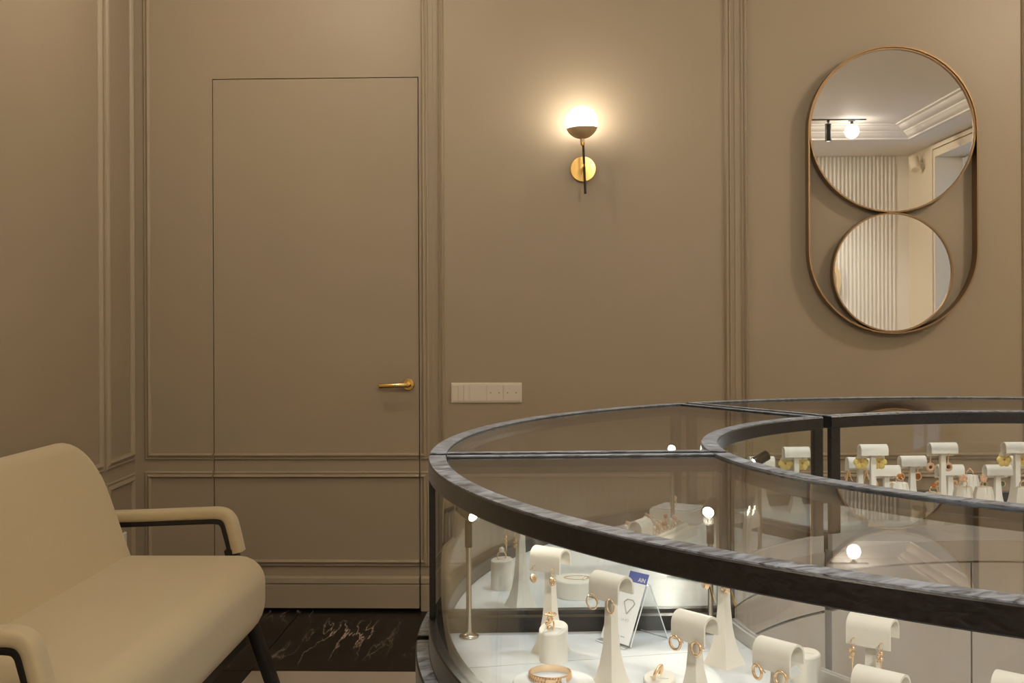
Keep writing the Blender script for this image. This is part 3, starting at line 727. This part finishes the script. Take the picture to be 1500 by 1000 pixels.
def earring_mesh(kind):
    if kind in _em: return _em[kind]
    g = lambda mb, mat: mb.mesh('e', M[mat], 50)
    hook = MB().torus(0.0035, 0.0006, (0, 0.0012, 0.0), 'x', 14, 6)
    L = [('hook', g(hook, 'gold'))]
    if kind == 'hoop': L = [('hoop', g(MB().torus(0.0078, 0.0010, (0, 0, -0.0068), 'y', 26, 8), 'gold')), ('post_wire', g(MB().tube([(-0.001, 0.002, 0.0005), (0.009, 0.0, -0.0075)], 0.0006, 6), 'gold'))]
    elif kind == 'creole': L = [('hoop', g(MB().torus(0.0070, 0.0016, (0, 0, -0.0070), 'y', 26, 8), 'gold')), ('clasp', g(MB().tube([(0.004, 0.001, -0.001), (0.009, 0.003, -0.006)], 0.0007, 6), 'gold'))]
    elif kind == 'drop':
        L.append(('pendant', g(MB().torus(0.0042, 0.0014, (0, 0, -0.0125), 'y', 18, 8), 'gold')))
        mb = MB()
        for k in range(6): a = k*PI/3; mb.sphere(0.0016, (0.0022*math.cos(a), -0.001, -0.0125+0.0030*math.sin(a)), 8, 6)
        L.append(('beads', g(mb, 'gold')))
    elif kind == 'long':
        L.append(('bar', g(MB().tube([(0, 0, -0.004), (0.0005, 0, -0.016), (0, 0, -0.029)], [0.0008, 0.0012, 0.0005], 8), 'gold')))
        mb = MB()
        for k in range(4): mb.sphere(0.0022, ((-1)**k*0.0015, -0.001, -0.006-0.003*k), 8, 6)
        L.append(('beads', g(mb, 'gold')))
    elif kind == 'amber':
        L.append(('link', g(MB().tube([(0, 0, -0.003), (0, 0, -0.010)], 0.0007, 6), 'gold')))
        L.append(('setting', g(MB().torus(0.0056, 0.0014, (0, 0, -0.0155), 'y', 20, 8), 'gold'))); L.append(('stone', g(MB().sphere(0.0050, (0, 0, -0.0155), 14, 8, 1, .45, 1.1), 'amber')))
    elif kind == 'round':
        L.append(('link', g(MB().tube([(0, 0, -0.003), (0, 0, -0.014)], 0.0009, 6), 'gold')))
        L.append(('setting', g(MB().torus(0.0046, 0.0022, (0, 0, -0.0195), 'y', 20, 8), 'peach'))); L.append(('stone', g(MB().sphere(0.0030, (0, 0, -0.0195), 12, 8, 1, .6, 1), 'dark')))
    elif kind == 'green':
        L.append(('setting', g(MB().torus(0.0040, 0.0008, (0, 0, -0.013), 'y', 18, 6), 'gold'))); L.append(('stone', g(MB().sphere(0.0036, (0, 0, -0.013), 12, 8, .8, .5, 1.3), 'green')))
    elif kind == 'flower':
        mb = MB()
        for k in range(6):
            a = k*PI/3; mb.sphere(0.0052, (0.0062*math.cos(a), 0, -0.009+0.0062*math.sin(a)), 10, 6, 1, .35, 1)
        L.append(('petals', g(mb, 'yellow'))); L.append(('centre', g(MB().sphere(0.0032, (0, -0.002, -0.009), 10, 8), 'amber')))
    elif kind == 'spray':
        mb = MB()
        for k in range(7):
            a = random.uniform(0, 2*PI); mb.tube([(0, 0, -0.002), (0.004*math.cos(a), 0.002*math.sin(a), -0.008-0.002*k), (0.006*math.cos(a+.6), 0.002, -0.012-0.0025*k)], 0.0008, 5)
        L.append(('strands', g(mb, 'gold')))
    elif kind == 'knot':
        mb = MB()
        for k in range(4): mb.torus(0.0055-0.0007*k, 0.0010, (0, -0.001*k, -0.006), 'y', 18, 6)
        L.append(('coil', g(mb, 'gold'))); L.append(('tag_strip', g(MB().box(0.003, 0.0055, -0.0005, 0.0005, -0.028, -0.010).xf(Matrix.Rotation(R(-24), 4, 'Y')), 'brassp')))
    _em[kind] = L
    return L
def stand(px, py, h, phi, kind, desc, label, base=False, xs_=None):
    if xs_ is None: xs_ = (-0.021, 0.021) if px > 1105 and py < 800 else (-0.0165, 0.0165)
    p = onz(px, py, ZD if base else ZD+h); p = clampring(p)
    far = ang_of(p) < 123.7; key = (round(h, 3), far)
    if key not in protos: protos[key] = o = make_stand(h, 0.062 if far else 0.052)
    else: o = copy_tree(protos[key])
    o.location = (p.x, p.y, ZD); o.rotation_euler = (0, 0, R(phi)); o['label'] = label; o['group'] = 'cream earring stands'
    if kind: hang(o, kind, desc, h, True, xs_)
    return o
A_ = -48
stand(806, 801, .149, -36, 'drop', 'gold cluster drop earring on the stand behind the flower ring', 'cream earring stand behind the cylinder with the flower ring')
stand(895, 839, .148, A_, 'hoop', 'thin gold hoop earring on the tall stand beside the white card', 'tall cream earring stand with thin gold hoops beside the white card')
stand(1018, 897, .114, A_, 'creole', 'thick gold hoop earring on the stand beside the card holder', 'cream earring stand with thick gold hoops between card holder and flared stand')
stand(1061, 972, .145, A_, 'knot', 'coiled gold earring on the stand by the inner post', 'cream flared earring stand with coiled earrings next to the inner post', True)
stand(1140, 937, .100, A_, 'creole', 'gold hook earring on the low stand with the price tag', 'low cream earring stand in front of the plain cylinder')
stand(1278, 901, .130, -38, 'long', 'long gold bar earring on the stand by the inner glass', 'cream earring stand with long gold bar earrings by the inner glass')
stand(1290, 980, .110, -42, None, '', 'bare cream earring stand in front of the long bar earrings')
stand(1497, 988, .110, -42, None, '', 'bare cream earring stand standing alone past the long bar earrings')
stand(763, 888, .150, -60, 'long', 'long gold chain earring on the grey stand near the joint', 'tall flared earring stand beside the joint of two cases', True)
stand(938, 760, .085, 60, None, '', 'short cream earring stand in front of the ring tray')
stand(1094, 748, .085, 50, None, '', 'short cream earring stand near the inner glass behind the ring tray')
C_ = 184
stand(1166, 654, .158, C_, 'flower', 'yellow flower earring on the stand near the dark lamp head', 'cream earring stand with yellow flowers behind the double post')
stand(1115, 668, .130, C_, None, '', 'bare cream earring stand behind the small dark lamp head')
stand(1260, 757, .142, C_, 'spray', 'dangling gold spray earring on the low stand by the double post', 'cream earring stand with dangling sprays close to the double post', True)
stand(1279, 769, .184, C_, 'flower', 'yellow flower earring on the tallest stand by the double post', 'tallest cream earring stand close to the double post', True)
stand(1298, 681, .118, C_, 'drop', 'small gold drop earring on the lowest stand of the far case', 'lowest cream earring stand in the far case')
stand(1336, 667, .136, C_, 'amber', 'gold earring with an amber oval stone', 'cream earring stand with amber stone earrings')
stand(1381, 763, .182, C_, 'round', 'peach round earring with a dark centre', 'tall cream earring stand with peach round earrings', True)
stand(1391, 680, .118, C_, 'drop', 'small gold drop earring behind the peach round earrings', 'low cream earring stand behind the peach round earrings')
stand(1461, 680, .120, C_, 'green', 'earring with a green stone in a gold ring', 'cream earring stand with green stone earrings')
stand(1490, 764, .184, C_, 'flower', 'large yellow flower earring above the green stone earrings', 'tall cream earring stand with large yellow flower earrings', True)
stand(1486, 667, .136, C_, None, '', 'bare cream earring stand behind the large yellow flowers')

# ------------------------------------------------------------------ ring stands and rings
def ring_stand(p, r, h, slant, label, rz=0.0, hexa=False):
    p = clampring(p)
    t = thing('ring_stand', label, 'jewelry stand', (p.x, p.y, ZD), rz, 'ring stands')
    n = 8 if hexa else 32
    def ringp(rr, z, sl): return [(rr*math.cos(2*PI*(k+.5)/n), rr*math.sin(2*PI*(k+.5)/n), z+sl*rr*math.sin(2*PI*(k+.5)/n)) for k in range(n)]
    if hexa: rg = [ringp(r*0.92, 0, 0), ringp(r, h*0.55, 0), ringp(r*0.98, h*0.80, 0), ringp(r*0.80, h, 0)]
    else: rg = [ringp(r, 0, 0), ringp(r, h-0.0015, slant), ringp(r-0.0012, h, slant)]
    part('body', MB().loft(rg), 'cream_leather', t, 30)
    if hexa: part('slot', MB().box(-0.0012, 0.0012, -r*0.9, r*0.9, h*0.72, h+0.0006), 'cream_leather', t, 0)
    else: part('slot', MB().box(-r*0.6, r*0.6, -0.0018, 0.0018, h-0.006, h+0.0004), 'cream_leather', t, 0)
    return Vector((p.x, p.y, ZD+h))
def finger_ring(p, label, top=None, rz=0.0, r=0.0088, lean_=0.0, group=None, th=0.0012):
    t = thing('finger_ring', label, 'ring', p, rz, group); t.rotation_euler = (lean_, 0, rz)
    part('band', MB().torus(r, th, (0, 0, r-0.002), 'y', 28, 8), 'gold', t, 60)
    zt_ = 2*r-0.002
    if top == 'flower':
        mb = MB()
        for k in range(7):
            a = k*2*PI/7; mb.sphere(0.0040, (0.0052*math.cos(a), 0.0052*math.sin(a), zt_+0.003), 10, 6, 1, 1, .5)
        part('petals', mb.sphere(0.003, (0, 0, zt_+0.0045), 10, 6), 'gold', t, 60)
        mb = MB()
        for k in range(6): mb.sphere(0.0030, (0.0035*math.cos(k), -0.003+0.001*math.sin(k*2), zt_-0.004-0.0022*k), 8, 6)
        part('leaf_row', mb, 'gold', t, 60)
    elif top == 'pearl': part('pearl', MB().sphere(0.0050, (0, 0, zt_+0.003), 16, 10), 'pearl', t, 60)
    elif top == 'oval': part('stone', MB().sphere(0.0060, (0, 0, zt_+0.002), 14, 8, 1, .6, .8), 'amber', t, 60)
    elif top == 'bead': part('stone', MB().sphere(0.0032, (0, 0, zt_+0.001), 10, 6, 1, 1, .7), 'peach', t, 60)
    elif top == 'petal':
        mb = MB()
        for k in range(5): a = k*2*PI/5; mb.sphere(0.0048, (0.005*math.cos(a), 0.002*math.sin(a), zt_+0.004+0.004*math.sin(a)), 10, 6, 1, .5, 1)
        part('petals', mb, 'peach', t, 60)
    return t
p = ring_stand(onz(811, 967, ZD), 0.0200, 0.046, 0.28, 'cream slanted cylinder holding the gold flower ring', R(-25))
finger_ring(p + Vector((-0.004, 0.0, -0.001)), 'gold flower ring with leafy band on the slanted cylinder', 'flower', R(-60), 0.0090)
o = thing('price_tag', 'white price tag leaning on the cylinder under the flower ring', 'tag', p + Vector((-0.012, -0.010, 0.0)), R(40))
part('slip', MB().box(-0.008, 0.008, -0.0002, 0.0002, -0.0035, 0.0035).xf(Matrix.Rotation(R(-38), 4, 'Y') @ Matrix.Rotation(R(50), 4, 'X')), 'white', o, 0)
p = ring_stand(onz(966, 1022, ZD), 0.0200, 0.026, 0.2, 'low cream cylinder with a wide pave ring beside the acrylic holder', R(-20))
finger_ring(p + Vector((-0.004, 0, -0.001)), 'wide gold pave ring leaning on the low cylinder', None, R(60), 0.0095, 0.35, None, 0.0022)
p = ring_stand(onz(1180, 1016, ZD), 0.0185, 0.052, 0.10, 'plain cream cylinder behind the low earring stand', R(-20))
o = thing('price_tag', 'white price tag under the hood of the low earring stand', 'tag', onz(1160, 985, ZD+0.062), R(-30))
part('slip', MB().box(-0.010, 0.010, -0.0002, 0.0002, -0.005, 0.005).xf(Matrix.Rotation(R(-38), 4, 'Y')), 'white', o, 0)
p = ring_stand(onz(735, 862, ZD), 0.0190, 0.052, 0.10, 'cream cylinder with the pearl ring near the outer glass', R(-50))
finger_ring(p + Vector((0.0, 0, -0.001)), 'gold ring with a white pearl on the cream cylinder', 'pearl', R(20), 0.0082)
for bx_, by_, h, top, lab, rl in ((1318, 762, .088, 'oval', 'cream faceted ring block with an amber ring beside the amber earrings', 'gold ring with amber stone on the block beside the amber earrings'),
                              (1368, 772, .078, 'oval', 'cream faceted ring block with an upright amber ring', 'upright gold ring with amber stone on its faceted block'),
                              (1411, 772, .092, 'petal', 'cream faceted ring block with a peach petal ring next to the petal ring pair', 'peach petal ring on the block away from the green earrings'),
                              (1441, 773, .092, 'petal', 'cream faceted ring block with a tall peach petal ring by the green earrings', 'tall peach petal ring on the block by the green earrings'),
                              (1421, 752, .092, 'bead', 'cream faceted ring block behind the petal rings', 'gold ring with small stone on the block behind the petal rings'),
                              (1500, 774, .092, 'bead', 'cream faceted ring block at the end of the far row', 'gold ring with small stone on the block ending the far row'),
                              (1228, 764, .080, 'bead', 'cream faceted ring block beside the double post', 'gold ring with small stone on the block beside the double post')):
    p = ring_stand(onz(bx_, by_, ZD), 0.0225, h, 0, lab, R(5), True)
    finger_ring(p + Vector((0, 0, -0.001)), rl, top, random.uniform(-.5, .5), 0.0085, 0, 'rings in the far case')

# round tray with bracelet
p = clampring(onz(811, 997, ZD+0.012), 0.06)
t = thing('display_disc', 'flat white round display disc under the gold bracelet', 'jewelry stand', (p.x, p.y, ZD))
part('disc', MB().lathe([(0.0515, 0.0), (0.0525, 0.001), (0.0525, 0.010), (0.0510, 0.012)], 48), 'white', t, 30)
q = onz(806, 988, ZD+0.016)
t = thing('bracelet', 'braided gold bracelet lying on the white round disc', 'bracelet', (q.x, q.y, ZD+0.0122))
nb = 44
part('band', MB().lathe([(0.0262, 0.0002), (0.0268, 0.0002), (0.0272, 0.0044), (0.0268, 0.0086), (0.0262, 0.0086), (0.0262, 0.0002)], nb, None, False), 'gold', t, 40)
mb = MB()
for k in range(nb):
    a = 2*PI*k/nb; b_ = 2*PI*(k+0.9)/nb
    for z0, z1 in ((0.0010, 0.0078), (0.0078, 0.0010)):
        mb.tube([(0.0274*math.cos(a), 0.0274*math.sin(a), z0), (0.0274*math.cos(b_), 0.0274*math.sin(b_), z1)], 0.0007, 5)
part('braid', mb, 'gold', t, 60)
part('clasp', MB().box(-0.006, 0.006, -0.0300, -0.0262, 0.001, 0.0065), 'gold', t, 0)
o = thing('price_tag', 'white price tag standing by the gold bracelet', 'tag', (q.x+0.017, q.y-0.030, ZD+0.0125), 0.3)
part('slip', MB().box(-0.003, 0.003, -0.0002, 0.0002, 0.0, 0.009), 'white', o, 0)

# ------------------------------------------------------------------ acrylic holder with cards
def text_mesh(s, size, name, mat):
    cu = bpy.data.curves.new(name, 'FONT'); cu.body = s; cu.size = size; cu.align_x = 'CENTER'; cu.align_y = 'CENTER'; cu.extrude = 0.00005
    ob = bpy.data.objects.new(name, cu); COL.objects.link(ob)
    bpy.context.view_layer.update()
    me = bpy.data.meshes.new_from_object(ob.evaluated_get(bpy.context.evaluated_depsgraph_get()))
    bpy.data.objects.remove(ob); bpy.data.curves.remove(cu); me.name = name; me.materials.clear(); me.materials.append(mat); return me
bl = onz(880, 937, ZD); br = onz(922, 950, ZD)
ctr = (bl+br)/2; dx = (br-bl); wcard = 0.056; rzc = math.atan2(dx.y, dx.x)
LEAN = R(24)
h_ = thing('card_holder', 'clear acrylic A shaped card holder on the white deck', 'card holder', (ctr.x, ctr.y, ZD), rzc)
Lx = Matrix.Rotation(-LEAN, 4, 'X')
part('front_panel', MB().box(-0.030, 0.030, 0.0, 0.002, 0.001, 0.094).xf(Lx), 'acryl', h_, 0)
ytop = 0.094*math.sin(LEAN); ztop = 0.094*math.cos(LEAN)
part('back_panel', MB().add([(-0.030, ytop+0.0022, ztop), (0.030, ytop+0.0022, ztop), (0.030, 2*ytop+0.002, 0.001), (-0.030, 2*ytop+0.002, 0.001), (-0.030, ytop+0.0042, ztop), (0.030, ytop+0.0042, ztop), (0.030, 2*ytop+0.004, 0.001), (-0.030, 2*ytop+0.004, 0.001)],
     [(0,1,2,3), (4,7,6,5), (0,4,5,1), (1,5,6,2), (2,6,7,3), (3,7,4,0)]), 'acryl', h_, 0)
ed = MB()  # whitish tubes imitate the bright glint along the clear edges
for x in (-0.0305, 0.0305):
    ed.tube([(x, 0.001, 0.002), (x, ytop+0.001, ztop)], 0.0009, 6).tube([(x, ytop+0.003, ztop), (x, 2*ytop+0.003, 0.002)], 0.0009, 6)
ed.tube([(-0.030, 2*ytop+0.004, 0.0015), (0.030, 2*ytop+0.004, 0.0015)], 0.0009, 6).tube([(-0.030, -0.010, 0.002), (0.030, -0.010, 0.002)], 0.0009, 6)
part('painted_edge_glint', ed, 'edge', h_, 60)
part('lip', MB().box(-0.030, 0.030, -0.010, 0.0, 0.001, 0.003), 'acryl', h_, 0)
cb = thing('blue_card', 'blue card with white lettering standing behind the white card', 'card', (ctr.x, ctr.y, ZD), rzc)
part('sheet', MB().box(-0.010, 0.0278, -0.0010, -0.0004, 0.060, 0.1080).xf(Lx), 'blue', cb, 0)
tx = link('lettering', text_mesh('AIN', 0.0085, 'lettering', M['white']), cb); tx.matrix_local = Lx @ Matrix.Translation((0.0175, -0.0011, 0.0975)) @ Matrix.Rotation(R(90), 4, 'X')
cwt = thing('white_card', 'white card with grey diamond emblem in the acrylic holder', 'card', (ctr.x, ctr.y, ZD), rzc)
part('sheet', MB().box(-0.028, 0.028, -0.0022, -0.0014, 0.0035, 0.0925).xf(Lx), 'white', cwt, 0)
dia = [(-0.003, 0.062), (0.002, 0.067), (0.013, 0.067), (0.018, 0.062), (0.0075, 0.046)]
mb = MB()
for k in range(5):
    a = dia[k]; b_ = dia[(k+1) % 5]; mb.tube([(a[0], -0.0025, a[1]), (b_[0], -0.0025, b_[1])], 0.0009, 6)
part('emblem', mb.xf(Lx), 'ink', cwt, 0)
pr = MB()
for x0_, x1_ in ((-0.020, -0.012), (-0.010, -0.002), (0.002, 0.006), (0.008, 0.016)): pr.box(x0_, x1_, -0.0024, -0.0022, 0.0125, 0.0140)
part('small_print', pr.xf(Lx), 'ink', cwt, 0)
for s, sz, zz in (('LA RO', 0.0055, 0.037),):
    tx = link('lettering', text_mesh(s, sz, 'lettering', M['ink']), cwt); tx.matrix_local = Lx @ Matrix.Translation((0.0075, -0.0024, zz)) @ Matrix.Rotation(R(90), 4, 'X')

# ------------------------------------------------------------------ middle case: ring tray, round block, acrylic plate
p = clampring(onz(845, 872, ZD), 0.06)
t = thing('display_block', 'low round cream display block with a fine chain on top', 'jewelry stand', (p.x, p.y, ZD))
part('block', MB().lathe([(0.0365, 0.0), (0.0375, 0.001), (0.0375, 0.028), (0.0360, 0.030)], 40), 'cream_leather', t, 30)
ch = thing('necklace', 'fine gold chain with a clear pendant lying on the round block', 'necklace', (p.x, p.y, ZD+0.0302))
mb = MB()
for k in range(46):
    a = 2*PI*k/46; mb.torus(0.0013, 0.00035, (0.021*math.cos(a), 0.014*math.sin(a), 0.0008), 'z', 8, 5)
part('chain', mb, 'gold', ch, 60); part('pendant', MB().sphere(0.003, (0.012, -0.0165, 0.002), 10, 8), 'pearl', ch, 60)

tp = onz(953, 777, ZD+0.018); TRZ = R(62)
t = thing('ring_tray', 'white leatherette tray crowded with gold rings', 'jewelry tray', (tp.x, tp.y, ZD), TRZ)
part('tray_base', MB().box(-0.095, 0.095, -0.07, 0.07, 0.0, 0.018), 'cream_leather', t, 0)
part('cushion_roll', MB().tube([(-0.092, -0.045, 0.0185), (0.092, -0.045, 0.0185)], 0.006, 12).tube([(-0.092, -0.015, 0.0185), (0.092, -0.015, 0.0185)], 0.006, 12).tube([(-0.092, 0.015, 0.0185), (0.092, 0.015, 0.0185)], 0.006, 12).tube([(-0.092, 0.045, 0.0185), (0.092, 0.045, 0.0185)], 0.006, 12), 'cream_leather', t, 60)
TM = Matrix.Translation((tp.x, tp.y, ZD)) @ Matrix.Rotation(TRZ, 4, 'Z')
kinds = ['bead', None, 'pearl', 'oval', 'petal', 'bead']
for j, yy in enumerate((-0.030, 0.0, 0.030)):
    for i in range(9):
        pp = TM @ Vector((-0.080+i*0.020+random.uniform(-.002, .002), yy, 0.0195))
        kd = kinds[(i*2+j*3+i//3) % 6]
        lab = {'bead': 'gold ring with a small round stone', None: 'plain gold band', 'pearl': 'gold ring with a small pearl', 'oval': 'gold ring with an amber stone', 'petal': 'gold ring with peach petals'}[kd] + ' in the ' + ('ring tray row nearest the inner glass', 'middle row of the ring tray', 'ring tray row nearest the outer glass')[j]
        finger_ring(pp, lab, kd, TRZ+PI/2+random.uniform(-.5, .5), random.uniform(0.0070, 0.0086), random.uniform(-.25, .25), lab)
rp = onz(992, 744, ZD+0.035)
t = thing('riser_block', 'white square riser block behind the crowded ring tray', 'jewelry stand', (rp.x, rp.y, ZD), R(62))
part('block', MB().box(-0.045, 0.045, -0.05, 0.05, 0, 0.035), 'cream_leather', t, 0)
part('top_pad', MB().box(-0.042, 0.042, -0.047, 0.047, 0.0351, 0.039), 'white', t, 0)
finger_ring(Vector((rp.x-0.01, rp.y-0.01, ZD+0.0400)), 'gold ring with peach petals on the square riser block', 'petal', 0.4)
ap = clampring(onz(1000, 850, ZD), 0.05)
t = thing('acrylic_plate', 'leaning clear acrylic plate holding small earrings beside the ring tray', 'jewelry stand', (ap.x, ap.y, ZD), R(-40))
part('plate', MB().box(-0.035, 0.035, 0.0, 0.003, 0.002, 0.105).xf(Matrix.Rotation(R(-20), 4, 'X')), 'acryl', t, 0)
part('foot', MB().box(-0.035, 0.035, 0.0, 0.045, 0.0, 0.002), 'acryl', t, 0)
print('objects', len(bpy.data.objects))
